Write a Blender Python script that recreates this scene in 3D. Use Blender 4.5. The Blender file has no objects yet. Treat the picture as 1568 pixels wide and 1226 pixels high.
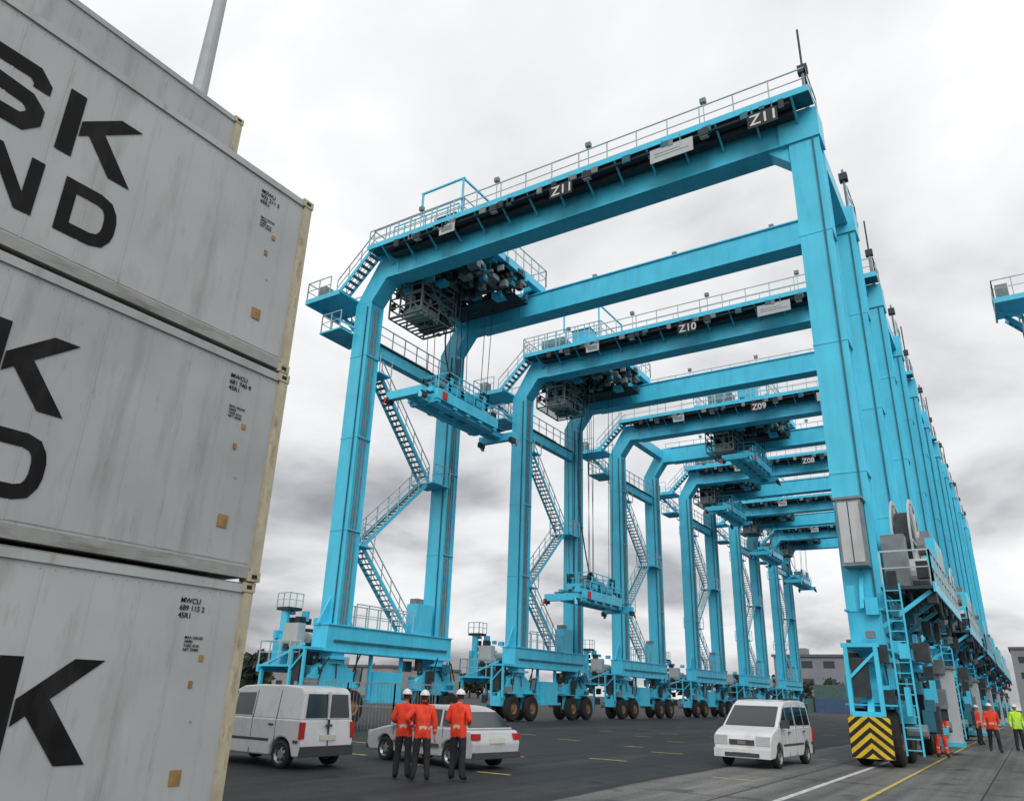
import bpy, bmesh, math, random
from mathutils import Vector, Matrix, noise
random.seed(7)
D=bpy.data; C=bpy.context
scene=C.scene
scene.view_settings.view_transform='Standard'
scene.view_settings.look='None'
scene.view_settings.exposure=0

# ------------------------------------------------------------ materials
MATS={}
def mat(name,col,rough=0.5,metal=0.0,var=0.12,scale=1.5,dirt=None,dirt_amt=0.0,dirt_scale=(2,2,0.4),bump=0.0,bscale=40,spec=0.5,dirt2=None):
    m=D.materials.new(name); m.use_nodes=True
    nt=m.node_tree; N=nt.nodes; L=nt.links
    b=N['Principled BSDF']
    b.inputs['Roughness'].default_value=rough
    b.inputs['Metallic'].default_value=metal
    b.inputs['Specular IOR Level'].default_value=spec
    tc=N.new('ShaderNodeTexCoord')
    nz=N.new('ShaderNodeTexNoise'); nz.inputs['Scale'].default_value=scale; nz.inputs['Detail'].default_value=6
    L.new(tc.outputs['Object'],nz.inputs['Vector'])
    mr=N.new('ShaderNodeMapRange'); mr.inputs[1].default_value=.3; mr.inputs[2].default_value=.7
    mr.inputs[3].default_value=1-var; mr.inputs[4].default_value=1+var*.6
    L.new(nz.outputs['Fac'],mr.inputs[0])
    mul=N.new('ShaderNodeMix'); mul.data_type='RGBA'; mul.blend_type='MULTIPLY'; mul.inputs[0].default_value=1
    mul.inputs[6].default_value=(*col,1)
    L.new(mr.outputs[0],mul.inputs[7])
    out=mul.outputs[2]
    def layer(out,dcol,amt,dsc,lo,hi,off):
        mp=N.new('ShaderNodeMapping'); mp.inputs['Scale'].default_value=dsc; mp.inputs['Location'].default_value=(off,off*1.7,off*.3)
        L.new(tc.outputs['Object'],mp.inputs[0])
        n2=N.new('ShaderNodeTexNoise'); n2.inputs['Scale'].default_value=1; n2.inputs['Detail'].default_value=9; n2.inputs['Roughness'].default_value=.65
        L.new(mp.outputs[0],n2.inputs['Vector'])
        cr=N.new('ShaderNodeMapRange'); cr.inputs[1].default_value=lo; cr.inputs[2].default_value=hi; cr.inputs[3].default_value=0; cr.inputs[4].default_value=amt
        L.new(n2.outputs['Fac'],cr.inputs[0])
        mx=N.new('ShaderNodeMix'); mx.data_type='RGBA'
        L.new(cr.outputs[0],mx.inputs[0]); L.new(out,mx.inputs[6]); mx.inputs[7].default_value=(*dcol,1)
        return mx.outputs[2]
    if dirt: out=layer(out,dirt,dirt_amt,dirt_scale,.5,.75,0)
    if dirt2: out=layer(out,dirt2[0],dirt2[1],dirt2[2],.60,.72,7.3)
    L.new(out,b.inputs['Base Color'])
    if bump:
        n3=N.new('ShaderNodeTexNoise'); n3.inputs['Scale'].default_value=bscale; n3.inputs['Detail'].default_value=4
        L.new(tc.outputs['Object'],n3.inputs['Vector'])
        bp=N.new('ShaderNodeBump'); bp.inputs['Strength'].default_value=bump; bp.inputs['Distance'].default_value=.02
        L.new(n3.outputs['Fac'],bp.inputs['Height']); L.new(bp.outputs[0],b.inputs['Normal'])
    MATS[name]=m
    return m
mat('crane_blue',(.075,.62,.85),.36,var=.10,scale=.8,dirt=(.045,.34,.48),dirt_amt=.5,dirt_scale=(1.6,1.6,.25))
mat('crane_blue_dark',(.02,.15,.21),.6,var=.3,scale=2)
mat('rail_grey',(.42,.55,.58),.5,var=.2)
mat('steel_dark',(.028,.036,.042),.6,var=.4,scale=3)
mat('steel_grey',(.20,.23,.24),.5,var=.25,scale=3)
mat('cabinet_white',(.50,.53,.53),.5,var=.1,dirt=(.25,.24,.22),dirt_amt=.5)
mat('glass_dark',(.015,.02,.025),.08,var=.1,spec=.8)
mat('rubber',(.018,.018,.018),.85,var=.3,scale=6)
mat('hub_ochre',(.24,.13,.06),.7,var=.3,scale=5)
mat('warn_yellow',(.75,.50,.02),.5,var=.12,scale=6,dirt=(.25,.17,.05),dirt_amt=.5,dirt_scale=(5,5,5))
mat('black_paint',(.012,.012,.013),.45,var=.2)
mat('letter_black',(.008,.008,.009),.65,var=.3,scale=3,dirt=(.04,.04,.04),dirt_amt=.5,dirt_scale=(3,3,1),spec=.15)
mat('red_paint',(.55,.03,.02),.5)
mat('white_paint',(.70,.70,.69),.35,var=.04,scale=1,dirt=(.42,.38,.33),dirt_amt=.35,dirt_scale=(3,3,1.2))
mat('van_white',(.66,.67,.68),.22,var=.04,dirt=(.30,.28,.25),dirt_amt=.45,dirt_scale=(2.5,2.5,2))
mat('car_grey_white',(.52,.53,.55),.22,var=.04,dirt=(.28,.27,.25),dirt_amt=.45,dirt_scale=(2.5,2.5,2))
mat('plastic_grey',(.05,.052,.055),.6)
mat('lamp_red',(.5,.02,.015),.2)
mat('lamp_clear',(.50,.52,.53),.1,spec=.9)
mat('rim_grey',(.30,.31,.32),.35,metal=.6)
mat('plate_white',(.65,.64,.55),.4)
mat('cont_white',(.385,.398,.40),.55,var=.12,scale=.7,dirt=(.21,.215,.21),dirt_amt=.65,dirt_scale=(5,2.2,.5),dirt2=((.17,.13,.09),.45,(9,7,1.1)))
mat('cont_white_b',(.345,.358,.362),.55,var=.14,scale=.9,dirt=(.18,.185,.18),dirt_amt=.7,dirt_scale=(6,3,.4),dirt2=((.15,.12,.09),.5,(8,6,1.4)))
mat('cont_post',(.42,.385,.27),.6,var=.2,scale=3,dirt=(.16,.07,.025),dirt_amt=.95,dirt_scale=(7,7,3))
mat('cont_rail',(.27,.28,.27),.6,var=.2,scale=3,dirt=(.07,.05,.04),dirt_amt=.85,dirt_scale=(9,1.5,9))
mat('tan_plate',(.28,.17,.05),.6,var=.3,scale=9)
mat('gap_dark',(.01,.01,.01),.9)
mat('skin',(.42,.25,.18),.55,var=.06)
mat('hair',(.04,.025,.015),.8)
mat('hivis_orange',(.85,.055,.018),.7,var=.3,scale=9)
mat('hivis_yellow',(.50,.85,.04),.7,var=.2,scale=9)
mat('reflective',(.55,.56,.50),.35)
mat('trouser_dark',(.016,.018,.026),.85,var=.3,scale=8)
mat('helmet_white',(.75,.75,.73),.3,var=.03)
mat('boot',(.012,.01,.01),.6)
mat('building_grey',(.22,.235,.26),.8,var=.15,scale=.3)
mat('building_pale',(.28,.28,.27),.8,var=.1,scale=.3)
mat('roof_dark',(.12,.12,.13),.8)
mat('foliage_a',(.024,.034,.022),.9,var=.4,scale=.4)
mat('foliage_b',(.045,.055,.037),.9,var=.4,scale=.4)
mat('bark',(.05,.04,.03),.9)
mat('cont_blue',(.05,.10,.19),.6,var=.2)
mat('cont_red',(.14,.06,.055),.6,var=.2)
mat('cont_green',(.07,.13,.12),.6,var=.2)
mat('mast_grey',(.36,.40,.41),.5)
mat('line_yellow',(.55,.44,.09),.75,var=.35,scale=5,dirt=(.10,.10,.09),dirt_amt=.95,dirt_scale=(4,4,4))
mat('line_white',(.58,.58,.56),.75,var=.3,scale=5,dirt=(.17,.17,.17),dirt_amt=.95,dirt_scale=(4,4,4))

def ground_mat(name,c1,c2,c3,rough):
    m=D.materials.new(name); m.use_nodes=True
    nt=m.node_tree; N=nt.nodes; L=nt.links; b=N['Principled BSDF']
    tc=N.new('ShaderNodeTexCoord')
    a=N.new('ShaderNodeTexNoise'); a.inputs['Scale'].default_value=.22; a.inputs['Detail'].default_value=9; a.inputs['Roughness'].default_value=.65
    mp=N.new('ShaderNodeMapping'); mp.inputs['Scale'].default_value=(1.8,.45,1)
    L.new(tc.outputs['Object'],mp.inputs[0]); L.new(mp.outputs[0],a.inputs['Vector'])
    r=N.new('ShaderNodeValToRGB'); e=r.color_ramp.elements
    e[0].position=.36; e[0].color=(*c1,1); e[1].position=.64; e[1].color=(*c3,1)
    k=e.new(.5); k.color=(*c2,1)
    L.new(a.outputs['Fac'],r.inputs[0])
    f=N.new('ShaderNodeTexNoise'); f.inputs['Scale'].default_value=22; f.inputs['Detail'].default_value=5
    L.new(tc.outputs['Object'],f.inputs['Vector'])
    mr=N.new('ShaderNodeMapRange'); mr.inputs[1].default_value=.3; mr.inputs[2].default_value=.7; mr.inputs[3].default_value=.70; mr.inputs[4].default_value=1.30
    L.new(f.outputs['Fac'],mr.inputs[0])
    mx=N.new('ShaderNodeMix'); mx.data_type='RGBA'; mx.blend_type='MULTIPLY'; mx.inputs[0].default_value=1
    L.new(r.outputs[0],mx.inputs[6]); L.new(mr.outputs[0],mx.inputs[7])
    vo=N.new('ShaderNodeTexNoise'); vo.inputs['Scale'].default_value=1.1; vo.inputs['Detail'].default_value=3
    L.new(tc.outputs['Object'],vo.inputs['Vector'])
    vm=N.new('ShaderNodeMapRange'); vm.inputs[1].default_value=.58; vm.inputs[2].default_value=.70; vm.inputs[3].default_value=1; vm.inputs[4].default_value=.5
    L.new(vo.outputs['Fac'],vm.inputs[0])
    m2=N.new('ShaderNodeMix'); m2.data_type='RGBA'; m2.blend_type='MULTIPLY'; m2.inputs[0].default_value=1
    L.new(mx.outputs[2],m2.inputs[6]); L.new(vm.outputs[0],m2.inputs[7])
    # long tyre streaks along the driving direction
    ms=N.new('ShaderNodeMapping'); ms.inputs['Scale'].default_value=(2.6,.035,1); L.new(tc.outputs['Object'],ms.inputs[0])
    ns=N.new('ShaderNodeTexNoise'); ns.inputs['Scale'].default_value=1; ns.inputs['Detail'].default_value=4; L.new(ms.outputs[0],ns.inputs['Vector'])
    mm=N.new('ShaderNodeMapRange'); mm.inputs[1].default_value=.35; mm.inputs[2].default_value=.65; mm.inputs[3].default_value=.72; mm.inputs[4].default_value=1.2
    L.new(ns.outputs['Fac'],mm.inputs[0])
    m3=N.new('ShaderNodeMix'); m3.data_type='RGBA'; m3.blend_type='MULTIPLY'; m3.inputs[0].default_value=1
    L.new(m2.outputs[2],m3.inputs[6]); L.new(mm.outputs[0],m3.inputs[7]); L.new(m3.outputs[2],b.inputs['Base Color'])
    rr=N.new('ShaderNodeMapRange'); rr.inputs[3].default_value=rough-.3; rr.inputs[4].default_value=rough+.1
    L.new(a.outputs['Fac'],rr.inputs[0]); L.new(rr.outputs[0],b.inputs['Roughness'])
    b.inputs['Specular IOR Level'].default_value=.3
    bp=N.new('ShaderNodeBump'); bp.inputs['Strength'].default_value=.3; bp.inputs['Distance'].default_value=.01
    L.new(f.outputs['Fac'],bp.inputs['Height']); L.new(bp.outputs[0],b.inputs['Normal'])
    MATS[name]=m
ground_mat('asphalt',(.018,.020,.023),(.030,.032,.035),(.050,.050,.052),.85)
ground_mat('concrete',(.095,.095,.092),(.13,.13,.125),(.175,.172,.165),.9)

# ------------------------------------------------------------ mesh builder
class MB:
    def __init__(s): s.v=[]; s.f=[]; s.m=[]; s.names=[]
    def mi(s,n):
        if n not in s.names: s.names.append(n)
        return s.names.index(n)
    def add(s,vs,fs,m):
        o=len(s.v); k=s.mi(m)
        s.v+= [tuple(v) for v in vs]
        for f in fs: s.f.append([i+o for i in f]); s.m.append(k)
    def box(s,a,b,m):
        x0,y0,z0=[min(a[i],b[i]) for i in range(3)]; x1,y1,z1=[max(a[i],b[i]) for i in range(3)]
        s.add([(x0,y0,z0),(x1,y0,z0),(x1,y1,z0),(x0,y1,z0),(x0,y0,z1),(x1,y0,z1),(x1,y1,z1),(x0,y1,z1)],
              [(0,3,2,1),(4,5,6,7),(0,1,5,4),(1,2,6,5),(2,3,7,6),(3,0,4,7)],m)
    def beam(s,p,q,w,h,m,up=(0,0,1)):
        p=Vector(p);q=Vector(q);d=(q-p).normalized();u=Vector(up)
        if abs(d.dot(u))>.99: u=Vector((0,1,0))
        r=d.cross(u).normalized();u=r.cross(d).normalized()
        r*=w/2;u*=h/2
        vs=[p-r-u,p+r-u,p+r+u,p-r+u,q-r-u,q+r-u,q+r+u,q-r+u]
        s.add(vs,[(0,1,2,3),(7,6,5,4),(0,4,5,1),(1,5,6,2),(2,6,7,3),(3,7,4,0)],m)
    def cyl(s,p,q,r,m,n=10,r2=None):
        p=Vector(p);q=Vector(q);d=(q-p).normalized();r2=r if r2 is None else r2
        a=Vector((0,0,1)) if abs(d.z)<.9 else Vector((1,0,0))
        e1=d.cross(a).normalized();e2=d.cross(e1)
        vs=[];
        for i in range(n):
            t=2*math.pi*i/n; o=e1*math.cos(t)+e2*math.sin(t)
            vs.append(p+o*r)
        for i in range(n):
            t=2*math.pi*i/n; o=e1*math.cos(t)+e2*math.sin(t)
            vs.append(q+o*r2)
        fs=[(i,i+n,(i+1)%n+n,(i+1)%n) for i in range(n)]+[tuple(range(n)),tuple(range(2*n-1,n-1,-1))]
        s.add(vs,fs,m)
    def lathe(s,c,axis,prof,m,n=20):
        c=Vector(c);d=Vector(axis).normalized()
        a=Vector((0,0,1)) if abs(d.z)<.9 else Vector((1,0,0))
        e1=d.cross(a).normalized();e2=d.cross(e1)
        vs=[];k=len(prof)
        for i in range(n):
            t=2*math.pi*i/n; o=e1*math.cos(t)+e2*math.sin(t)
            for (h,r) in prof: vs.append(c+d*h+o*r)
        fs=[]
        for i in range(n):
            j=(i+1)%n
            for l in range(k-1): fs.append((i*k+l,i*k+l+1,j*k+l+1,j*k+l))
        s.add(vs,fs,m)
    def prism(s,poly,axis,a,b,m):
        def P(u,v,t):
            return {'x':(t,u,v),'y':(u,t,v),'z':(u,v,t)}[axis]
        n=len(poly)
        vs=[P(u,v,a) for u,v in poly]+[P(u,v,b) for u,v in poly]
        fs=[tuple(range(n)),tuple(range(2*n-1,n-1,-1))]+[(i,i+n,(i+1)%n+n,(i+1)%n) for i in range(n)]
        s.add(vs,fs,m)
    def mesh(s,name,fix=True):
        me=D.meshes.new(name); me.from_pydata(s.v,[],s.f)
        for n in s.names: me.materials.append(MATS[n])
        me.polygons.foreach_set('material_index',s.m)
        if fix:
            bm=bmesh.new(); bm.from_mesh(me); bmesh.ops.recalc_face_normals(bm,faces=bm.faces); bm.to_mesh(me); bm.free()
        me.update()
        return me
def obj(name,me,parent=None,loc=(0,0,0),rot=(0,0,0)):
    o=D.objects.new(name,me); scene.collection.objects.link(o)
    o.location=loc; o.rotation_euler=rot
    if parent: o.parent=parent
    return o
def empty(name,loc=(0,0,0),rot=(0,0,0)):
    o=D.objects.new(name,None); scene.collection.objects.link(o); o.location=loc; o.rotation_euler=rot; o.empty_display_size=.5
    return o
def text_mesh(s,size,m,ext=0.003,name='label'):
    cu=D.curves.new('txt','FONT'); cu.body=s; cu.size=size; cu.extrude=ext; cu.offset=size*.012
    o=D.objects.new('txt',cu); scene.collection.objects.link(o)
    C.view_layer.update()
    me=D.meshes.new_from_object(o.evaluated_get(C.evaluated_depsgraph_get()))
    D.objects.remove(o); me.name=name; me.materials.clear(); me.materials.append(MATS[m])
    return me

def rail(mb,pts,h=1.1,m='rail_grey',sp=1.4,t=.045,mid=True):
    for a,b in zip(pts[:-1],pts[1:]):
        a=Vector(a);b=Vector(b);L=(b-a).length;n=max(1,round(L/sp))
        for i in range(n+1):
            p=a.lerp(b,i/n); mb.beam(p,p+Vector((0,0,h)),t,t,m)
        up=Vector((0,0,h))
        mb.beam(a+up,b+up,t,t,m)
        if mid: mb.beam(a+up*.52,b+up*.52,t*.7,t*.7,m)
def stair(mb,p,q,w,wdir,m='crane_blue',rm='rail_grey'):
    p=Vector(p);q=Vector(q);wd=Vector(wdir)*(w/2)
    for s in(-1,1):
        mb.beam(p+wd*s,q+wd*s,.06,.22,m)
        up=Vector((0,0,1.0))
        mb.beam(p+wd*s+up,q+wd*s+up,.05,.05,rm); mb.beam(p+wd*s+up*.5,q+wd*s+up*.5,.035,.035,rm)
        n=max(2,round((q-p).length/1.1))
        for i in range(n+1):
            a=(p+wd*s).lerp(q+wd*s,i/n); mb.beam(a,a+up,.045,.045,rm)
    n=int(abs(q.z-p.z)/.24)
    for i in range(1,n):
        c=p.lerp(q,i/n); mb.beam(c-wd,c+wd,.26,.04,'steel_grey',up=(0,0,1))

# ------------------------------------------------------------ crane
XR=24.5; YR=8.0; LW=.53; LD=.46; GB=23.62
def build_frame():
    mb=MB(); B='crane_blue'
    for x in (0,XR):
        for y in (0,YR):
            top=22.35 if x==0 else 24.9
            mb.box((x-LW,y-LD,4.5),(x+LW,y+LD,top),B)
            for s in(-1,1):
                mb.box((x-LW-.07,y+s*LD,4.52),(x+LW+.07,y+s*(LD+.05),top-.02),B)
            for z in (9.2,14.2,19.0):
                mb.box((x-LW-.09,y-LD-.07,z),(x+LW+.09,y+LD+.07,z+.06),B)
            sx=1 if x==0 else -1
            for k in (-.22,-.05,.15):
                mb.beam((x+sx*(LW+.04),y+k,4.6),(x+sx*(LW+.04),y+k,top-.3),.05,.05,'steel_grey')
            mb.beam((x+.35,y-LD-.09,4.6),(x+.35,y-LD-.09,top-.3),.06,.06,'crane_blue_dark')
            for s in(-1,1):
                mb.prism([(y+s*LD,4.56),(y+s*(LD+.75),4.56),(y+s*LD,6.0)],'x',x-.06,x+.06,B)
    for y,s in((0,-1),(YR,1)):
        mb.prism([(-.60,22.33),(.60,22.33),(1.55,GB),(2.4,GB),(2.4,25.0),(1.0,25.0)],'y',y-.52,y+.52,B)
        mb.box((2.35,y-.46,GB+.02),(23.95,y+.46,24.98),B)
        mb.box((2.36,y-.56,GB-.06),(23.9,y+.56,GB+.02),B)
        mb.box((2.0,y-.56,24.98),(24.9,y+.56,25.05),B)
        mb.prism([(23.98,GB),(23.98,22.6),(22.9,GB)],'y',y-.40,y+.40,B)
        mb.box((XR-.95,y-.60,GB-.1),(XR+.66,y+.60,24.97),B)
        for i in range(11):
            mb.box((3.6+i*1.9,y-.485,GB+.03),(3.66+i*1.9,y+.485,24.97),B)
        mb.box((1.4,y-.06,25.05),(24.8,y+.06,25.18),'steel_dark')
        y0,y1=y+s*.58,y+s*1.6
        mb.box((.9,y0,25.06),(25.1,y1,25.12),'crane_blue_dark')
        mb.box((.9,y1,24.98),(25.1,y1+s*.05,25.28),B)
        mb.box((2.2,y+s*.62,24.60),(24.3,y+s*1.05,24.92),'steel_dark')
        mb.box((2.2,y+s*1.15,24.80),(24.3,y+s*1.5,24.97),'steel_dark')
        for i in range(15):
            x=2+i*1.6
            mb.beam((x,y+s*.5,24.3),(x,y1,25.0),.08,.10,B)
        rail(mb,[(1.0,y1,25.12),(25.05,y1,25.12)],1.1,sp=1.5,t=.05)
        rail(mb,[(25.05,y1,25.12),(25.05,y-s*.5,25.12)],1.1,sp=1.2,t=.05)
        if s<0: rail(mb,[(6.5,y+s*.62,25.12),(24,y+s*.62,25.12)],1.05,sp=2.0,t=.035)
        for x in (4.5,9.5,14.8,20.5):
            mb.box((x,y1-.1,24.45),(x+.45,y1+s*.25,24.80),'steel_dark')
            mb.box((x+.05,y1,24.40),(x+.40,y1+s*.2,24.45),'lamp_clear')
            mb.beam((x+.25,y1,24.80),(x+.25,y1,25.1),.06,.06,'steel_dark')
            mb.beam((x+.25,y1,25.1),(x+.25,y1,26.5),.04,.04,'rail_grey')
            mb.box((x+.12,y1-.1,26.35),(x+.38,y1+.1,26.58),'steel_grey')
        rr=random.Random(21+int(y))
        for k in range(26):
            x=rr.uniform(2.5,24); w=rr.uniform(.1,.4)
            mb.box((x,y1-.02,24.6+rr.uniform(-.1,.2)),(x+w,y1+s*.12,24.97),rr.choice(['steel_dark','steel_grey','crane_blue_dark']))
    for x in (1.1,XR):
        mb.box((x-.35,.62,24.0),(x+.35,YR-.62,24.9),B)
    stair(mb,(-1.35,-1.1,22.75),(1.2,-1.1,25.1),.75,(0,1,0))
    mb.box((-3.4,-1.9,22.7),(-.7,.9,22.8),B); mb.box((-3.4,-1.9,22.5),(-3.3,.9,22.7),B); mb.box((-3.3,-1.9,22.5),(-.7,-1.8,22.7),B)
    mb.beam((-3.2,-.5,22.6),(-.5,-.5,20.9),.12,.12,B)
    rail(mb,[(-1.5,-1.85,22.8),(-3.35,-1.85,22.8),(-3.35,.85,22.8),(-.75,.85,22.8)],1.1,sp=.9,t=.05)
    mb.box((-3.2,-1.2,22.8),(-2.6,-.6,23.9),'steel_grey')
    mb.box((-2.3,-1.5,20.5),(-.62,.9,20.6),B)
    rail(mb,[(-.75,-1.45,20.6),(-2.25,-1.45,20.6),(-2.25,.85,20.6),(-.75,.85,20.6)],1.1,sp=.8,t=.05)
    stair(mb,(-2.9,1.1,22.75),(-1.0,1.1,20.6),.6,(0,1,0))
    x=0
    mb.box((x-.25,.52,19.5),(x+.25,YR-.52,20.15),B)
    mb.box((x-1.3,.7,20.18),(x+.35,YR-.7,20.24),'steel_dark')
    for yy in (1.5,3.3,5.1,6.9): mb.beam((x-.2,yy,19.7),(x-1.25,yy,20.15),.07,.07,B)
    rail(mb,[(x-1.3,.7,20.24),(x-1.3,YR-.7,20.24)],1.1,sp=1.2,t=.05)
    rail(mb,[(x+.35,.7,20.24),(x+.35,YR-.7,20.24)],1.1,sp=1.2,t=.05)
    sx=-.2
    mb.beam((sx,1.0,18.3),(sx,1.0,20.2),.5,.06,'steel_grey')
    seq=[((sx,1.3,18.4),(sx,6.2,13.4)),((sx,6.2,13.3),(sx,1.2,8.7)),((sx,1.2,8.6),(sx,5.3,4.7))]
    for a,b in seq: stair(mb,a,b,.75,(1,0,0))
    for (y,z) in ((6.7,13.3),(.95,8.6),(1.0,18.35)):
        y0,y1=(y-.7,y+.85) if y>3 else (y-.5,y+.5)
        mb.box((-1.0,y0,z-.08),(.75,y1,z),B)
        rail(mb,[(.75,y0,z),(.75,y1,z)],1.1,sp=.7,t=.05); rail(mb,[(-1.0,y0,z),(-1.0,y1,z)],1.1,sp=.7,t=.05)
    for x in (0,XR):
        mb.box((x-.5,-.95,3.35),(x+.5,YR+.95,4.5),B)
        for z in (3.29,4.5): mb.box((x-.58,-1.0,z),(x+.58,YR+1.0,z+.06),B)
        for i in range(8): mb.box((x-.53,1.0+i*.85,3.36),(x+.53,1.05+i*.85,4.49),B)
        rail(mb,[(x+.5,.9,4.56),(x+.5,5.4,4.56)],1.1,sp=.9,t=.05)
        rail(mb,[(x-.5,.9,4.56),(x-.5,YR-.8,4.56)],1.1,sp=.9,t=.05)
        mb.box((x-.3,5.7,4.56),(x+.45,7.1,6.2),B); mb.box((x-.2,5.8,6.2),(x+.3,6.4,6.5),'steel_grey')
        mb.beam((x+.56,-.5,3.8),(x+.56,YR+.5,3.8),.06,.10,'crane_blue_dark')
    mb.cyl((XR+.3,-.3,25.0),(XR+.3,-.3,27.3),.09,'steel_grey',8); mb.cyl((XR+.3,-.3,27.2),(XR+.3,-.3,29.6),.05,'steel_dark',6)
    mb.box((XR+.1,-.45,27.1),(XR+.5,-.15,27.5),'steel_dark')
    mb.cyl((XR+.4,YR,25.0),(XR+.4,YR,27.6),.07,'steel_grey',6); mb.box((XR+.2,YR-.2,26.9),(XR+.6,YR+.2,27.3),'steel_dark')
    return mb.mesh('portal_frame')

def chevron(mb,cx,y,z0,w,h):
    mb.box((cx-w/2,y,z0),(cx+w/2,y+.08,z0+h),'black_paint')
    n=4; th=h/(n*2); rise=h*.42
    yy=y-.004
    k=-rise
    while k<h:
        for s in(-1,1):
            N=8
            low=[];up=[]
            for i in range(N+1):
                t=i/N; x=cx+s*w/2*t*.985; zc=k+rise*(1-t)
                a=min(max(zc,0),h);b=min(max(zc+th,0),h)
                low.append((x,yy,z0+a));up.append((x,yy,z0+b))
            for i in range(N):
                if up[i][2]-low[i][2]<1e-4 and up[i+1][2]-low[i+1][2]<1e-4: continue
                q=[low[i],low[i+1],up[i+1],up[i]]
                if s<0: q.reverse()
                mb.add(q,[(0,1,2,3)],'warn_yellow')
        k+=th*2

def build_base():
    mb=MB(); B='crane_blue'; rnd=random.Random(3)
    for x in (0,XR):
        side=-1 if x==0 else 1
        for y in (0,YR):
            mb.box((x-.42,y-.42,2.75),(x+.42,y+.42,3.30),B)
            mb.box((x-.62,y-.62,2.95),(x+.62,y+.62,3.08),B)
            mb.prism([(y-1.75,1.75),(y-1.75,2.15),(y-.6,2.78),(y+.6,2.78),(y+1.75,2.15),(y+1.75,1.75),(y+.5,1.45),(y-.5,1.45)],'x',x-.3,x+.3,B)
            for s in(-1,1):
                yw=y+s*1.15
                for dx in(-.45,.45):
                    mb.lathe((x+dx,yw,.80),(1,0,0),[(-.2,.36),(-.22,.55),(-.2,.72),(-.12,.79),(.12,.79),(.2,.72),(.22,.55),(.2,.36)],'rubber',22)
                    mb.lathe((x+dx,yw,.80),(1,0,0),[(-.19,.0),(-.19,.14),(-.12,.16),(-.12,.30),(-.20,.37),(.20,.37),(.12,.30),(.12,.16),(.19,.14),(.19,0)],'hub_ochre',16)
                mb.box((x-.16,yw-.25,.7),(x+.16,yw+.25,1.9),B)
                mb.box((x-.72,yw-.7,1.66),(x+.72,yw+.7,1.71),B)
                mb.cyl((x+side*.8,yw,1.0),(x+side*1.35,yw,1.0),.20,'steel_grey',10)
                mb.box((x+side*.6,yw-.2,1.2),(x+side*1.05,yw+.25,1.65),B)
            for k in range(12):
                a=Vector((x+rnd.uniform(-.75,.75),y+rnd.uniform(-1.6,1.6),rnd.uniform(1.7,2.3)))
                b=Vector((a.x+rnd.uniform(-.3,.3),a.y+rnd.uniform(-.5,.5),rnd.uniform(2.5,3.4)))
                mb.cyl(a,b,.04,'steel_dark',5)
            for k in range(14):
                cx,cy,cz=x+rnd.uniform(-.85,.85),y+rnd.uniform(-1.7,1.7),rnd.uniform(1.8,3.1)
                sx,sy,sz=rnd.uniform(.1,.25),rnd.uniform(.1,.3),rnd.uniform(.12,.35)
                mb.box((cx-sx,cy-sy,cz-sz),(cx+sx,cy+sy,cz+sz),rnd.choice([B,B,'steel_dark','steel_grey','steel_dark','crane_blue_dark']))
        if x>0: chevron(mb,x-.05,-2.3,.24,1.16,1.12)
        mb.box((x-.5,-2.2,.9),(x+.3,-1.7,1.5),B)
        mb.beam((x,-1.6,2.0),(x,-2.15,1.2),.18,.18,B)
        mb.beam((x-.5,-2.1,1.38),(x-.5,-2.1,3.4),.12,.12,B); mb.beam((x+.35,-2.1,1.38),(x+.35,-2.1,3.4),.12,.12,B)
        mb.box((x-.62,-2.15,3.32),(x+.45,-1.0,3.44),B)
        mb.box((x-.42,-2.05,1.9),(x+.05,-1.8,3.0),'steel_dark'); mb.beam((x-.5,-2.1,2.4),(x+.35,-2.1,3.2),.08,.08,B)
    # left outboard service platform
    mb.box((-3.6,-1.5,2.55),(-.6,1.8,2.65),B); mb.box((-3.6,-1.5,2.3),(-3.45,1.8,2.55),B)
    for y in(-1.4,1.7): mb.beam((-3.5,y,2.5),(-.5,y,3.6),.12,.12,B)
    for y in (-1.3,1.6): mb.beam((-3.4,y,.5),(-3.4,y,2.5),.16,.16,B)
    rail(mb,[(-.7,-1.45,2.65),(-3.55,-1.45,2.65),(-3.55,1.75,2.65)],1.1,sp=.75,t=.05)
    mb.box((-3.2,-1.0,2.65),(-2.5,.2,4.1),B); mb.box((-2.3,-.6,2.65),(-1.4,1.0,3.7),'steel_dark'); mb.cyl((-3.0,-.6,4.1),(-3.0,-.6,5.4),.22,B,10)
    mb.box((-3.4,-.9,5.3),(-2.5,0,5.45),'steel_dark'); rail(mb,[(-3.4,-.9,5.45),(-2.5,-.9,5.45),(-2.5,0,5.45)],.7,sp=.5,t=.04)
    mb.box((-2.2,-1.3,3.5),(-1.2,-.8,4.6),'cabinet_white'); mb.cyl((-1.8,-.2,3.9),(-1.8,1.2,3.9),.35,'cabinet_white',12)
    for k in range(40):
        cx,cy,cz=rnd.uniform(-3.4,-.9),rnd.uniform(-1.3,1.5),rnd.uniform(1.2,5.2)
        sx,sy,sz=rnd.uniform(.06,.22),rnd.uniform(.06,.26),rnd.uniform(.06,.26)
        mb.box((cx-sx,cy-sy,cz-sz),(cx+sx,cy+sy,cz+sz),rnd.choice([B,B,'steel_grey','steel_dark','cabinet_white','steel_dark']))
    # right side
    x=XR
    mb.box((x+.62,-1.2,5.1),(x+2.1,YR+1.2,5.2),'steel_dark'); mb.box((x+2.1,-1.2,5.0),(x+2.16,YR+1.2,5.3),B)
    for y in (-.9,1.2,3.4,5.6,8.6): mb.beam((x+.5,y,4.0),(x+2.0,y,5.05),.1,.12,B)
    rail(mb,[(x+.7,-1.15,5.2),(x+2.12,-1.15,5.2),(x+2.12,YR+1.15,5.2)],1.1,sp=1.0,t=.05)
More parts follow.
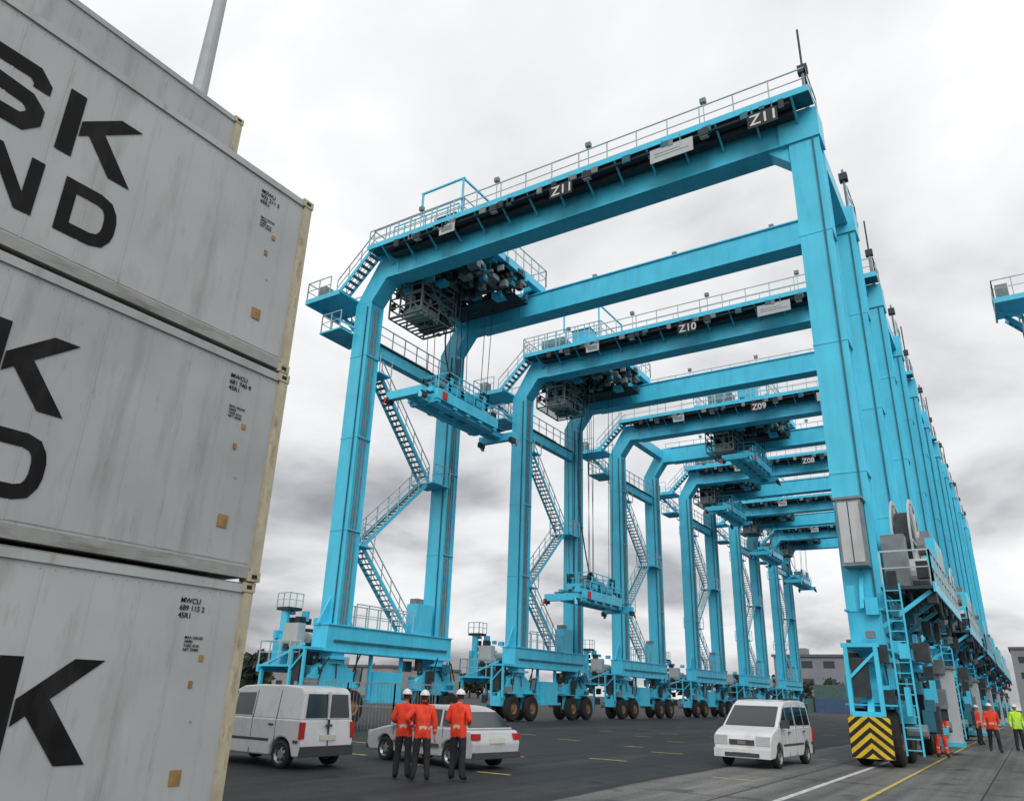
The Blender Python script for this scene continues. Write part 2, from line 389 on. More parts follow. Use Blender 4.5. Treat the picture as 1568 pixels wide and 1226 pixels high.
    mb.box((x-.42,-1.25,5.9),(x+.36,-.55,8.1),'steel_grey'); mb.box((x-.36,-1.27,6.0),(x+.30,-1.25,8.0),'cabinet_white')
    mb.box((x-.5,-1.3,8.1),(x+.44,-.52,8.18),'steel_grey'); mb.box((x-.05,-1.28,6.0),(x-.02,-1.275,8.0),'steel_dark')
    c=(x+1.25,2.4,7.0)
    for h in(-.28,.28):
        mb.lathe(c,(1,0,0),[(h-.03,1.55),(h-.03,1.7),(h+.03,1.7),(h+.03,1.55),(h-.03,1.55)],'cabinet_white',28)
        for k in range(12):
            t=2*math.pi*k/12
            mb.beam((c[0]+h,c[1]+.3*math.cos(t),c[2]+.3*math.sin(t)),(c[0]+h,c[1]+1.58*math.cos(t),c[2]+1.58*math.sin(t)),.07,.07,'cabinet_white',up=(1,0,0))
    mb.lathe(c,(1,0,0),[(-.24,.6),(-.24,1.25),(.24,1.25),(.24,.6)],'steel_dark',28)
    mb.cyl((x+.6,2.4,7.0),(x+1.8,2.4,7.0),.32,'steel_grey',14)
    mb.box((x+.7,-.3,5.2),(x+1.4,.4,7.0),'steel_grey'); mb.box((x+.65,4.6,5.2),(x+1.95,7.6,7.7),B)
    mb.cyl((x+1.1,.9,5.9),(x+1.9,.9,5.9),.45,'cabinet_white',16)
    mb.box((x+.7,4.7,7.7),(x+1.8,5.6,8.0),'steel_grey')
    for yy in (4.9,5.8,6.7): mb.box((x+1.95,yy,5.4),(x+1.975,yy+.7,7.4),'cabinet_white')
    for k in range(30):
        y0=-1+k*.34; xx=x+rnd.uniform(.7,2.1); n=7; w=rnd.uniform(.5,1.3); dz=rnd.uniform(.3,.8)
        pr=None
        for i in range(n+1):
            t=i/n; p=Vector((xx,y0+w*t,5.05-dz*4*t*(1-t)*.8))
            if pr: mb.cyl(pr,p,.05,'steel_dark',5)
            pr=p
    for k in range(60):
        cx,cy,cz=x+rnd.uniform(.6,2.0),rnd.uniform(-1.2,YR+1.2),rnd.uniform(4.0,6.0)
        sx,sy,sz=rnd.uniform(.06,.2),rnd.uniform(.08,.35),rnd.uniform(.08,.3)
        mb.box((cx-sx,cy-sy,cz-sz),(cx+sx,cy+sy,cz+sz),rnd.choice(['steel_dark','steel_dark','steel_dark','steel_grey','crane_blue_dark','cabinet_white']))
    for k in range(90):
        cx,cy,cz=x+rnd.uniform(-.75,1.5),rnd.uniform(-1.9,YR+1.5),rnd.uniform(.9,5.0)
        if cz<2 and cx<x+.9 : cx=x+rnd.uniform(.85,1.4)
        sx,sy,sz=rnd.uniform(.06,.22),rnd.uniform(.08,.3),rnd.uniform(.08,.4)
        mb.box((cx-sx,cy-sy,cz-sz),(cx+sx,cy+sy,cz+sz),rnd.choice([B,B,B,'steel_grey','steel_dark','crane_blue_dark','steel_dark']))
    mb.box((x+.75,7.6,.45),(x+1.55,9.0,3.1),'cabinet_white'); mb.box((x+.6,7.5,3.1),(x+1.65,9.1,3.2),'steel_grey'); mb.box((x+.7,7.5,.3),(x+1.6,9.1,.45),B)
    mb.box((x+.8,7.58,.6),(x+1.14,7.60,2.9),'steel_grey')
    mb.beam((x+.6,8.2,3.2),(x+1.2,8.2,3.9),.12,.12,B)
    for y in (2.8,5.0): mb.beam((x,y,1.0),(x,y,3.35),.2,.2,B)
    mb.box((x-.2,2.6,.9),(x+.3,5.3,1.15),B); mb.box((x-.3,3.0,1.15),(x+.5,4.8,2.6),B); mb.box((x+.5,3.1,1.3),(x+.53,4.7,2.4),'steel_grey')
    for s in(-.22,.22): mb.beam((x+1.0+s,-1.75,.35),(x+1.0+s,-1.75,5.2),.05,.05,B)
    for k in range(16): mb.beam((x+.78,-1.75,.5+k*.3),(x+1.22,-1.75,.5+k*.3),.03,.03,B)
    mb.box((-.4,2.6,1.0),(.4,5.4,1.15),B); mb.box((-.35,3.0,1.15),(.35,5.0,2.5),B)
    for y in (2.8,5.2): mb.beam((0,y,1.0),(0,y,3.35),.16,.16,B)
    return mb.mesh('wheel_bogies_and_cabinets')

def build_trolley():
    mb=MB(); B='crane_blue'; rnd=random.Random(11)
    for x in(-3.1,-1.0,1.0,3.1): mb.box((x-.18,-.5,25.42),(x+.18,YR+.5,25.9),'crane_blue_dark' if abs(x)<2 else B)  # inner beams darker: shade under the trolley deck put into the colour
    for y in(-.3,2.2,4.0,5.8,YR+.3): mb.box((-3.3,y-.17,25.38),(3.3,y+.17,25.80),'crane_blue_dark' if 1<y<7 else B)  # middle cross beams carry the same underside shade in their colour
    mb.box((-3.25,.9,25.91),(3.25,YR-.9,25.95),'steel_dark')
    for x in(-2.6,2.6):
        for y in(0,YR): mb.cyl((x,y-.12,25.40),(x,y+.12,25.40),.24,'steel_dark',14); mb.box((x-.5,y-.3,25.5),(x+.5,y+.3,25.85),B)
    mb.cyl((-1.6,2.3,26.6),(-1.6,5.7,26.6),.5,'steel_dark',16); mb.cyl((1.2,2.3,26.6),(1.2,5.7,26.6),.5,'steel_dark',16)
    mb.box((-2.2,5.8,25.95),(1.8,7.2,27.2),B); mb.box((-2.3,.5,25.95),(-.3,2.0,27.1),'steel_grey'); mb.box((.3,.7,25.95),(1.8,1.9,27.4),B)
    mb.box((.25,.65,27.4),(1.85,1.95,27.48),'crane_blue_dark')
    rail(mb,[(-3.3,-.5,25.95),(3.3,-.5,25.95),(3.3,YR+.5,25.95),(-3.3,YR+.5,25.95),(-3.3,-.5,25.95)],1.2,m='rail_grey',sp=.9,t=.055)
    rail(mb,[(-2.4,.2,25.95),(2.4,.2,25.95)],1.6,m='crane_blue',sp=.8,t=.06)
    mb.beam((.2,-.4,27.0),(.2,-.4,28.6),.10,.10,B);mb.beam((3.1,-.4,26),(3.1,-.4,28.6),.10,.10,B);mb.beam((.1,-.4,28.6),(3.2,-.4,28.6),.10,.10,B); mb.beam((3.1,-.4,28.6),(3.1,3.6,28.6),.10,.10,B);mb.beam((3.1,3.6,26),(3.1,3.6,28.6),.10,.10,B)
    for x in(-2.1,-.2,2.0):
        mb.box((x-.1,1.0,24.4),(x+.1,YR-1.0,24.62),'steel_grey')
        for y in (1.2,3.2,5.0,6.8): mb.beam((x,y,24.5),(x,y,25.5),.12,.12,'steel_grey')
    for y in(1.2,3.1,5.0,6.8): mb.box((-2.9,y-.08,24.45),(2.9,y+.08,24.60),'steel_grey')
    mb.box((-2.9,4.0,24.63),(2.9,4.9,24.68),'steel_dark'); mb.box((-2.9,1.1,24.63),(-.4,2.2,24.68),'steel_dark')
    mb.box((-3.0,5.2,24.05),(3.0,6.9,24.10),'steel_dark')
    for k in range(170):
        cx,cy,cz=rnd.uniform(-3.2,3.2),rnd.uniform(.9,YR-.9),rnd.uniform(24.0,25.7)
        sx,sy,sz=rnd.uniform(.05,.35),rnd.uniform(.05,.35),rnd.uniform(.05,.25)
        mb.box((cx-sx,cy-sy,cz-sz),(cx+sx,cy+sy,cz+sz),rnd.choice(['steel_dark','steel_dark','steel_grey','crane_blue_dark','crane_blue','steel_dark']))
    for k in range(10):
        cx,cy=rnd.uniform(-2.6,2.6),rnd.uniform(1.2,6.8)
        mb.cyl((cx-.08,cy,24.9),(cx+.08,cy,24.9),.33,'steel_grey',14)
    x0,x1,y0,y1,z0,z1=-2.9,-.5,1.0,4.2,21.9,24.3
    G='steel_grey'
    for x in(x0,x0+.8,x0+1.6,x1):
        for y in(y0,(y0+y1)/2,y1): mb.beam((x,y,z0),(x,y,z1+.3),.08,.08,G)
    for z in(z0,z0+.6,z0+1.2,z0+1.8,z1):
        for x in(x0,x1): mb.beam((x,y0,z),(x,y1,z),.07,.07,G)
        for y in(y0,y1): mb.beam((x0,y,z),(x1,y,z),.07,.07,G)
    for k in range(9): mb.beam((x0,y0+.1+k*.38,z0),(x1,y0+.1+k*.38,z0),.12,.05,'steel_grey')
    mb.box((x0+.5,y0+.7,z0+.15),(x1-.5,y1-1.0,z0+1.9),'cabinet_white'); mb.box((x0+.6,y0+.67,z0+.8),(x1-.6,y0+.70,z0+1.7),'glass_dark'); mb.box((x1-.5,y0+.8,z0+.8),(x1-.47,y1-1.1,z0+1.7),'glass_dark')
    mb.box((x0+.2,y1-.75,z0+.2),(x1-.4,y1-.1,z0+1.1),'steel_dark')
    mb.beam((x1,y0,z0),(x0,y0,z1),.06,.06,G); mb.beam((x1,y0,z1),(x1,y1,z0),.06,.06,G); mb.beam((x1,y0,z0),(x1,y1,z1),.06,.06,G)
    for k in range(40):
        cx,cy,cz=rnd.uniform(x0,x1),rnd.uniform(y0,y1),rnd.uniform(z0,z1)
        sx,sy,sz=rnd.uniform(.05,.2),rnd.uniform(.05,.2),rnd.uniform(.05,.2)
        mb.box((cx-sx,cy-sy,cz-sz),(cx+sx,cy+sy,cz+sz),rnd.choice(['steel_dark','steel_dark','steel_grey','rail_grey']))
    return mb.mesh('trolley')

def build_spreader():
    mb=MB(); B='crane_blue'; L=4.3
    for x in(-.55,.55): mb.box((x-.2,-2.9,.15),(x+.2,2.9,.65),B)
    for x in(-.28,.28): mb.box((x-.13,-L+.1,.22),(x+.13,L-.1,.56),B)
    for y in(-L,L):
        mb.box((-1.22,y-.18,.05),(1.22,y+.18,.5),B)
        for x in(-1.14,1.14):
            mb.box((x-.12,y-.24,-.12),(x+.12,y+.24,.18),'steel_dark'); mb.cyl((x,y,-.25),(x,y,.05),.06,'steel_grey',8)
            sy=1 if y>0 else -1
            mb.beam((x,y+sy*.2,.2),(x*1.10,y+sy*.34,-.25),.18,.06,'red_paint' if x*y>0 else B)
    for y in(-2.7,-1.2,0,1.2,2.7): mb.box((-.95,y-.15,.2),(.95,y+.15,.6),B)
    mb.box((-.8,-1.0,.66),(.8,1.0,.72),'steel_dark')
    mb.box((-1.0,-3.0,.35),(-.76,3.0,1.0),B); mb.box((.76,-2.9,.35),(1.0,2.9,.95),B)
    for s in (-1,1): mb.box((s*.75-.14,-.2+s*1.6,.66),(s*.75+.14,.5+s*1.6,1.1),'cabinet_white')
    mb.box((1.0,-2.5,.4),(1.05,-2.1,.85),'red_paint')
    mb.box((-.9,-1.9,1.1),(-.6,1.9,1.5),B);mb.box((.6,-1.9,1.1),(.9,1.9,1.5),B)
    for y in(-1.8,-.6,.6,1.8): mb.box((-.9,y-.14,1.12),(.9,y+.14,1.48),B)
    for x in(-.75,.75):
        for y in(-1.6,1.6):
            mb.box((x-.12,y-.12,.6),(x+.12,y+.12,1.15),B)
            mb.cyl((x-.09,y,1.85),(x+.09,y,1.85),.36,'steel_dark',16); mb.box((x-.15,y-.12,1.45),(x+.15,y+.12,1.95),B)
    mb.box((-.45,-1.2,1.5),(.4,.2,2.1),'steel_grey'); mb.box((-.4,.4,1.5),(.4,1.3,1.9),B)
    rail(mb,[(-.9,-1.9,1.5),(.9,-1.9,1.5),(.9,1.9,1.5),(-.9,1.9,1.5),(-.9,-1.9,1.5)],.7,m='crane_blue',sp=.9,t=.05)
    rail(mb,[(1.0,-2.9,.95),(1.0,2.9,.95)],.6,m='crane_blue',sp=.8,t=.05)
    for y in(-3.6,3.6): mb.box((-.7,y-.5,.6),(.7,y+.5,.66),'crane_blue_dark')
    r2=random.Random(4)
    for k in range(50):
        cx,cy,cz=r2.uniform(-.9,.9),r2.uniform(-2.9,2.9),r2.uniform(.7,1.3)
        s=r2.uniform(.05,.17); mb.box((cx-s,cy-s*1.5,cz-s),(cx+s,cy+s*1.5,cz+s),r2.choice(['steel_dark','steel_grey',B,B,'crane_blue_dark']))
    return mb.mesh('spreader')

def build_signs(num):
    mb=MB(); y=-1.70
    for cx in (13.6,23.2): mb.box((cx-.62,y,24.02),(cx+.62,y+.03,24.74),'black_paint')
    mb.box((18.2,y,24.0),(20.2,y+.03,24.72),'cabinet_white')
    mb.box((6.2,y,24.2),(7.2,y+.03,24.8),'cabinet_white'); mb.box((6.35,y-.01,24.35),(7.05,y,24.65),'steel_grey')
    mb.box((18.4,y-.006,24.25),(20.0,y,24.29),'steel_grey'); mb.box((18.4,y-.006,24.40),(19.6,y,24.44),'steel_grey')
    for cx in(13.6,23.2,19.2,6.7):
        for s in(-.6,.6): mb.beam((cx+s*.7,y+.05,24.6),(cx+s*.7,y+.05,25.1),.04,.04,'steel_grey')
    me=mb.mesh('number_boards')
    tm=text_mesh(num,.72,'white_paint',.004,'board_number')
    return me,tm

FRAME=build_frame(); BASE=build_base(); TROL=build_trolley(); SPR=build_spreader()
def crane(X,Y,tx,sz,num):
    e=empty('gantry_crane',(X,Y,0))
    obj('portal_frame',FRAME,e); obj('wheel_bogies_and_cabinets',BASE,e)
    obj('trolley',TROL,e,(tx,0,0))
    obj('spreader',SPR,e,(tx+.1,4,sz))
    mb=MB()
    for x in(-.75,.75):
        for y in(2.4,5.6):
            for k in(-.3,.3): mb.cyl((tx+.1+x,y+k,sz+1.85),(tx+.1+x*1.3,y+k*1.2,25.5),.022,'steel_dark',5)
    pr=None
    for i in range(9):
        t=i/8; p=Vector((tx+.1-1.1*math.sin(t*3.1),4,sz+1.6+(25.4-sz-1.6)*t))
        if pr: mb.cyl(pr,p,.05,'steel_dark',5)
        pr=p
    obj('hoist_ropes',mb.mesh('hoist_ropes'),e)
    sm,tm=build_signs(num)
    obj('number_boards',sm,e)
    for cx in(13.07,22.67): obj('board_number',tm,e,(cx,-1.71,24.14),(math.pi/2,0,0))
    return e
CX=-28.6
for (Y,tx,sz,num) in [(28.2,3.5,15.9,'Z11'),(45.1,3.5,7.4,'Z10'),(61.6,11.0,20.5,'Z09'),(79,3.5,20.5,'Z08'),(96.5,3.0,18.6,'Z07'),(114,2.6,17.5,'Z06')]:
    crane(CX,Y,tx,sz,num)
crane(5.3,47.0,14,18,'Z12')

# ------------------------------------------------------------ ground
def sheet(name,x0,y0,x1,y1,z,m):
    me=D.meshes.new(name); me.from_pydata([(x0,y0,z),(x1,y0,z),(x1,y1,z),(x0,y1,z)],[],[(0,1,2,3)]); me.materials.append(MATS[m])
    return obj(name,me)
sheet('ground',-2500,-1500,2500,3500,0,'asphalt')
vs=[];fs=[];ys=[-60+i*2 for i in range(380)]
for i,yv in enumerate(ys):
    vs.append((-7.3+.22*noise.noise((0,yv*.13,0))+.12*noise.noise((3,yv*.6,0)),yv,.004)); vs.append((70,yv,.004))
for i in range(len(ys)-1): fs.append((2*i,2*i+1,2*i+3,2*i+2))
me=D.meshes.new('concrete_runway'); me.from_pydata(vs,[],fs); me.materials.append(MATS['concrete']); obj('concrete_runway',me)
mb=MB()
def mark(x0,y0,x1,y1,m='line_yellow'): mb.add([(x0,y0,.008),(x1,y0,.008),(x1,y1,.008),(x0,y1,.008)],[(0,1,2,3)],m)
mark(-4.3,-10,-4.17,300,'line_white')
mark(-3.05,-10,-2.96,300)
mark(1.2,-10,1.32,300)
rm=random.Random(8)
for yy in range(8,120,6):
    for bx,dy in((-12.7,1.0),(-10.2,.6),(-15.6,2.5),(-18.8,.0)):
        l=rm.uniform(.35,.6); w=rm.uniform(.06,.09); ox=rm.uniform(-.4,.4); oy=yy+dy+rm.uniform(-1,1)
        mark(bx-l+ox,oy-w,bx+l+ox,oy+w)
for yy in range(10,100,9): mark(-6.6,yy,-5.6,yy+.12)
obj('road_markings',mb.mesh('road_markings',False))
mb=MB()
for i in range(60): mb.add([(-7.0,5.5+i*5,.0065),(60,5.5+i*5,.0065),(60,5.53+i*5,.0065),(-7.0,5.53+i*5,.0065)],[(0,1,2,3)],'gap_dark')
for xx in(-5.2,-1.2,3,7): mb.add([(xx,-30,.0075),(xx+.03,-30,.0075),(xx+.03,300,.0075),(xx,300,.0075)],[(0,1,2,3)],'gap_dark')
obj('pavement_joints',mb.mesh('pavement_joints',False))

# ------------------------------------------------------------ containers
def glyph(ch):
    t=.23
    st=('poly',[(0,0),(t,0),(t,1),(0,1)])
    G={'K':[st,('poly',[(t+.02,.36),(t+.02,.61),(.76,1),(1.10,1)]),('poly',[(.38,.46),(.58,.62),(1.10,0),(.77,0)])],
     'S':[('line',[(.88,.68),(.88,.78),(.76,.90),(.22,.90),(.10,.78),(.10,.64),(.22,.53),(.76,.47),(.88,.36),(.88,.22),(.76,.10),(.22,.10),(.10,.22),(.10,.32)],False)],
     'D':[('line',[(.1,.1),(.60,.1),(.76,.15),(.84,.27),(.87,.4),(.87,.6),(.84,.73),(.76,.85),(.60,.9),(.1,.9)],True)],
     'N':[st,('poly',[(.72,0),(.94,0),(.94,1),(.72,1)]),('poly',[(0,1),(.27,1),(.94,0),(.67,0)])],
     'R':[st,('line',[(.2,.9),(.7,.9),(.84,.8),(.84,.58),(.7,.46),(.2,.46)],False),('poly',[(.45,.42),(.66,.42),(.98,0),(.74,0)])],
     'A':[('line',[(.1,0),(.1,.7),(.3,.9),(.66,.9),(.84,.7),(.84,0)],False),('poly',[(.2,.3),(.74,.3),(.74,.48),(.2,.48)])],
     'E':[st,('poly',[(t,0),(.9,0),(.9,.18),(t,.18)]),('poly',[(t,.41),(.8,.41),(.8,.59),(t,.59)]),('poly',[(t,.82),(.9,.82),(.9,1),(t,1)])],
     'M':[st,('poly',[(.84,0),(1.04,0),(1.04,1),(.84,1)]),('poly',[(0,1),(.24,1),(.62,.25),(.42,.25)]),('poly',[(.8,1),(1.04,1),(.62,.25),(.42,.25)])],
     'L':[st,('poly',[(t,0),(.85,0),(.85,.18),(t,.18)])]}
    return G[ch]
def stroke_poly(pts,closed,w):
    n=len(pts); P=[Vector(p) for p in pts]; out=[]
    for i in range(n):
        if closed: a,b,c=P[i-1],P[i],P[(i+1)%n]
        else: a,b,c=(P[i-1] if i>0 else None),P[i],(P[i+1] if i<n-1 else None)
        d1=(b-a).normalized() if a is not None else (c-b).normalized()
        d2=(c-b).normalized() if c is not None else d1
        n1=Vector((-d1.y,d1.x));n2=Vector((-d2.y,d2.x))
        mN=(n1+n2).normalized(); k=w/2/max(.35,mN.dot(n1))
        out.append((b+mN*k,b-mN*k))
    return out
def word(mb,s,yend,z,h,pitch,x,wscale=1.0,m='letter_black'):
    n=len(s)
    for i,ch in enumerate(s):
        y0=yend-.95*h*wscale-(n-1-i)*pitch
        k=0
        for g in glyph(ch):
            xx=x+.0006*k; k+=1
            if g[0]=='poly':
                mb.add([(xx,y0+a*h*wscale,z+b*h) for a,b in g[1]],[tuple(range(len(g[1])))],m)
            else:
                q=stroke_poly(g[1],g[2],.225); nn=len(q)
                rng=range(nn if g[2] else nn-1)
                for j in rng:
                    a=q[j];b=q[(j+1)%nn]
                    mb.add([(xx,y0+p.x*h*wscale,z+p.y*h) for p in (a[0],a[1],b[1],b[0])],[(0,1,2,3)],m)
H=2.9; W=2.44; L=12.19
def container_mesh(panel):
    mb=MB()
    e=.012
    mb.box((-W+.06,-L+.12,.14),(-.035,-.12,H-.10),panel)
    n=22
    for i in range(n):
        y=-.45-i*(L-.8)/(n-1)
        mb.box((-.036,y-.010,.2),(-.030,y+.010,H-.16),panel)
        mb.box((-W+.052,y-.014,.2),(-W+.061,y+.014,H-.16),panel)
    for x0,x1 in((-.16,0),(-W,-W+.16)):
        for y0,y1 in((-.14,0),(-L,-L+.14)): mb.box((x0,y0,.12),(x1,y1,H-.12),'cont_post')
        mb.box((x0+.02,-L+.16,.03),(x1-.008,-.16,.17),'cont_rail'); mb.box((x0+.04,-L+.16,H-.13),(x1-.008,-.16,H-.03),panel)
        mb.box((x0+.06,-L+.16,H-.03),(x1-.03,-.16,H-.012),'cont_rail')
        for y0,y1 in((-.18,e),(-L-e,-L+.18)):
            for z0,z1 in((0,.12),(H-.12,H)): 
                mb.box((x0-e*(x0<-1),y0,z0),(x1+e*(x1>-1),y1,z1),'cont_post')
                if x1==0: mb.box((.0125,(y0+y1)/2-.04,z0+.035),(.0145,(y0+y1)/2+.04,z1-.035),'gap_dark')
    # rivet line under the top rail, joint strip along the bottom
    for i in range(75): mb.box((-.036,-.3-i*.156,H-.19),(-.030,-.31-i*.156,H-.18),'cont_rail')
    mb.box((-.036,-L+.2,.205),(-.031,-.18,.215),'cont_rail')
    for y in(0,-L):
        s=1 if y==0 else -1
        mb.box((-W+.16,y-s*.12,.15),(-.16,y-s*.03,H-.1),panel)
        for x in(-2.0,-1.4,-1.0,-.45): mb.cyl((x,y+s*.01,.1),(x,y+s*.01,H-.1),.025,'steel_grey',6)
    mb.box((-W+.1,-L+.05,H-.06),(-.08,-.05,H-.02),panel)
    mb.box((-W+.1,-L+.05,.06),(-.08,-.05,.15),'cont_rail')
    return mb.mesh('reefer_container')
CM=container_mesh('cont_white'); CMb=container_mesh('cont_white_b')
CXF=-8.22; CYE=6.60
ids=['MWCU\n689 115 2\n45R1','MWCU\n681 740 9\n45R1','MSWU\n902 211 5\n45R1']
def container(x,y,z,me,txt=None,i=0):
    o=obj('shipping_container',me,None,(x,y,z))
    if txt is not None:
        mb=MB()
        if i==0:
            word(mb,'MAERSK',-1.90,.87,1.0,1.2,-.026,.96)
        else:
            ye=-2.86 if i==2 else -2.97
            zz=0 if i==2 else -.07
            word(mb,'MAERSK',ye,1.42+zz,.84,1.0,-.026,.98)
            word(mb,'SEALAND',ye+.06,.49+zz,.67,.86,-.026,.98)
        mb.box((-.03,-.74,.60),(-.022,-.60,.76),'tan_plate')
        mb.box((-.03,-.70,1.62),(-.024,-.65,1.70),'tan_plate')
        mb.box((-.03,-.62,1.92),(-.024,-.56,1.99),'tan_plate')
        mb.box((-.03,-.60,1.25),(-.024,-.575,1.27),'cont_post')
        obj('lettering',mb.mesh('lettering',False),o)
        t=text_mesh(ids[i],.085,'letter_black',.001,'id_text')
        obj('id_text',t,o,(-.026,-.92 if i else -1.0,2.56),(math.pi/2,0,math.pi/2))
        t2=text_mesh('MAX GROSS\n34000\nTARE 4510\nNET 29490',.045,'letter_black',.001,'weight_text')
        obj('weight_text',t2,o,(-.026,-.86,2.16),(math.pi/2,0,math.pi/2))
    return o
yo=[.0,.03,.0]; xo=[0,.03,.03]
for i in range(3):
    container(CXF+xo[i],CYE+yo[i],i*(H+.012),CM if i!=1 else CMb,'t',i)
for i in range(4):
    container(CXF-W-.12+(i%2)*.03,CYE+.12+(i%2)*.05,i*(H+.012),CMb)

# ------------------------------------------------------------ high mast
mb=MB()
mb.cyl((0,0,0),(0,0,38),.62,'mast_grey',16,.22); mb.cyl((0,0,0),(0,0,.3),.9,'concrete',16)
mb.cyl((0,0,37.6),(0,0,37.9),1.2,'steel_grey',16)
for k in range(8):
    t=k*math.pi/4; mb.box((1.4*math.cos(t)-.3,1.4*math.sin(t)-.3,37.2),(1.4*math.cos(t)+.3,1.4*math.sin(t)+.3,37.55),'steel_dark')
obj('light_mast',mb.mesh('light_mast'),None,(-26.8,14.5,0))

# ------------------------------------------------------------ site fence under first crane
mb=MB()
rail(mb,[(-26.5,24.6,0),(-24.4,25.2,0),(-22.3,25.8,0),(-21.0,26.9,0)],1.9,m='steel_grey',sp=2.1,t=.05)
for a,b in(((-26.5,24.6),(-24.4,25.2)),((-24.4,25.2),(-22.3,25.8)),((-22.3,25.8),(-21.0,26.9))):
    for i in range(1,14):
        t=i/14; x=a[0]+(b[0]-a[0])*t; y=a[1]+(b[1]-a[1])*t; mb.beam((x,y,.1),(x,y,1.85),.015,.015,'steel_grey')
obj('mesh_fence',mb.mesh('mesh_fence'))

# ------------------------------------------------------------ vehicles
def vehicle(name,spec,loc,heading,scale=1.0,paint='van_white'):
    e=empty(name,loc,(0,0,heading)); e.scale=(scale,)*3
    W2=spec['w']/2; belt=spec['belt']; k=spec['tumble']
    mb=MB()
    def yw(z,base=W2): return base-max(0,z-belt)*k
    R=spec['arch']
    low=list(spec['lower'])
    bot=[]
    zb=spec['zb']
    for wx in sorted(spec['wheels']):
        for i in range(9):
            t=math.pi*(1-i/8); bot.append((wx+R*math.cos(t),max(zb,spec['wr']+R*math.sin(t)) if 0<i<8 else zb))
    poly=low+bot
    bm=bmesh.new()
    def prismbm(poly,yf,mi):
        a=[bm.verts.new((x,yf(z),z)) for x,z in poly]; b=[bm.verts.new((x,-yf(z),z)) for x,z in poly]
        n=len(poly); fs=[]
        for i in range(n):
            fs.append(bm.faces.new((a[i],a[(i+1)%n],b[(i+1)%n],b[i])))
        fa=bm.faces.new(a); fb=bm.faces.new(list(reversed(b)))
        for f in fs+[fa,fb]: f.material_index=mi
    prismbm(poly,lambda z:W2-(0.0 if z>.45 else .03),0)
    prismbm(spec['upper'],lambda z:yw(z)-.012,0)
    bmesh.ops.recalc_face_normals(bm,faces=bm.faces)
    me=D.meshes.new('body'); bm.to_mesh(me); bm.free(); me.materials.append(MATS[paint])
    for p in me.polygons: p.use_smooth=True
    body=obj('body',me,e)
    b=body.modifiers.new('bevel','BEVEL'); b.width=spec.get('bev',.05); b.segments=3; b.limit_method='ANGLE'; b.angle_limit=math.radians(12)
    wn=body.modifiers.new('wn','WEIGHTED_NORMAL'); wn.keep_sharp=False; wn.weight=80
    def side(polyg,m,off=.004):
        for s in(1,-1):
            vs=[(x,s*(yw(z)-.012+off),z) for x,z in polyg]
            if s<0: vs.reverse()
            mb.add(vs,[tuple(range(len(vs)))],m)
    for pg in spec['side_glass']: side(pg,'glass_dark')
    def across(p,q,ins0,ins1,wi,m,off=.006,nsign=1):
        (x0,z0),(x1,z1)=p,q
        dx,dz=x1-x0,z1-z0; Ln=math.hypot(dx,dz); nx,nz=-dz/Ln*nsign,dx/Ln*nsign
        a=(x0+dx*ins0+nx*off,z0+dz*ins0+nz*off); b=(x0+dx*(1-ins1)+nx*off,z0+dz*(1-ins1)+nz*off)
        ya=yw(a[1])-wi; yb=yw(b[1])-wi
        mb.add([(a[0],ya,a[1]),(a[0],-ya,a[1]),(b[0],-yb,b[1]),(b[0],yb,b[1])],[(0,1,2,3)],m)
    for c in spec['cross']: across(*c)
    for wx in spec['wheels']:
        for s in(-1,1):
            c=(wx,s*(W2-.12),spec['wr']); r=spec['wr']
            mb.lathe(c,(0,1,0),[(-.1,r*.62),(-.11,r*.8),(-.08,r*.97),(.08,r*.97),(.11,r*.8),(.10,r*.62)],'rubber',24)
            mb.lathe(c,(0,1,0),[(-.07*1,0),(-.07,r*.3),(-.04,r*.5),(-.1,r*.64),(.1,r*.64),(.04,r*.5),(.07,r*.3),(.07,0)],'rim_grey',16)
            for kk in range(6):
                t=kk*math.pi/3
                mb.box((wx+.5*r*math.cos(t)*.8-.025,s*(W2-.06)-.008,r+.5*r*math.sin(t)*.8-.025),(wx+.5*r*math.cos(t)*.8+.025,s*(W2-.06)+.008,r+.5*r*math.sin(t)*.8+.025),'gap_dark')
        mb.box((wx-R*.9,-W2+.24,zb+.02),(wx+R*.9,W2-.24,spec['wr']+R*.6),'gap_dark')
    for b in spec['boxes']:
        (x0,y0,z0,x1,y1,z1,m,sym)=b
        mb.box((x0,y0,z0),(x1,y1,z1),m)
        if sym: mb.box((x0,-y0,z0),(x1,-y1,z1),m)
    for (x,z0,z1) in spec['seams']:
        for s in(-1,1):
            zm=min(z1,belt)
            mb.box((x-.008,s*(W2-.004),z0),(x+.008,s*(W2+.002),zm),'plastic_grey')
            if z1>belt:
                mb.beam((x,s*(yw(belt)-.010),belt),(x,s*(yw(z1)-.010),z1),.012,.012,'plastic_grey',up=(1,0,0))
    for (x0,x1,z) in spec.get('hseams',[]):
        for s in(-1,1): mb.box((x0,s*(W2-.004),z-.03),(x1,s*(W2+.012),z+.03),'plastic_grey')
    obj('trim_glass_and_wheels',mb.mesh('trim'),e)
    return e

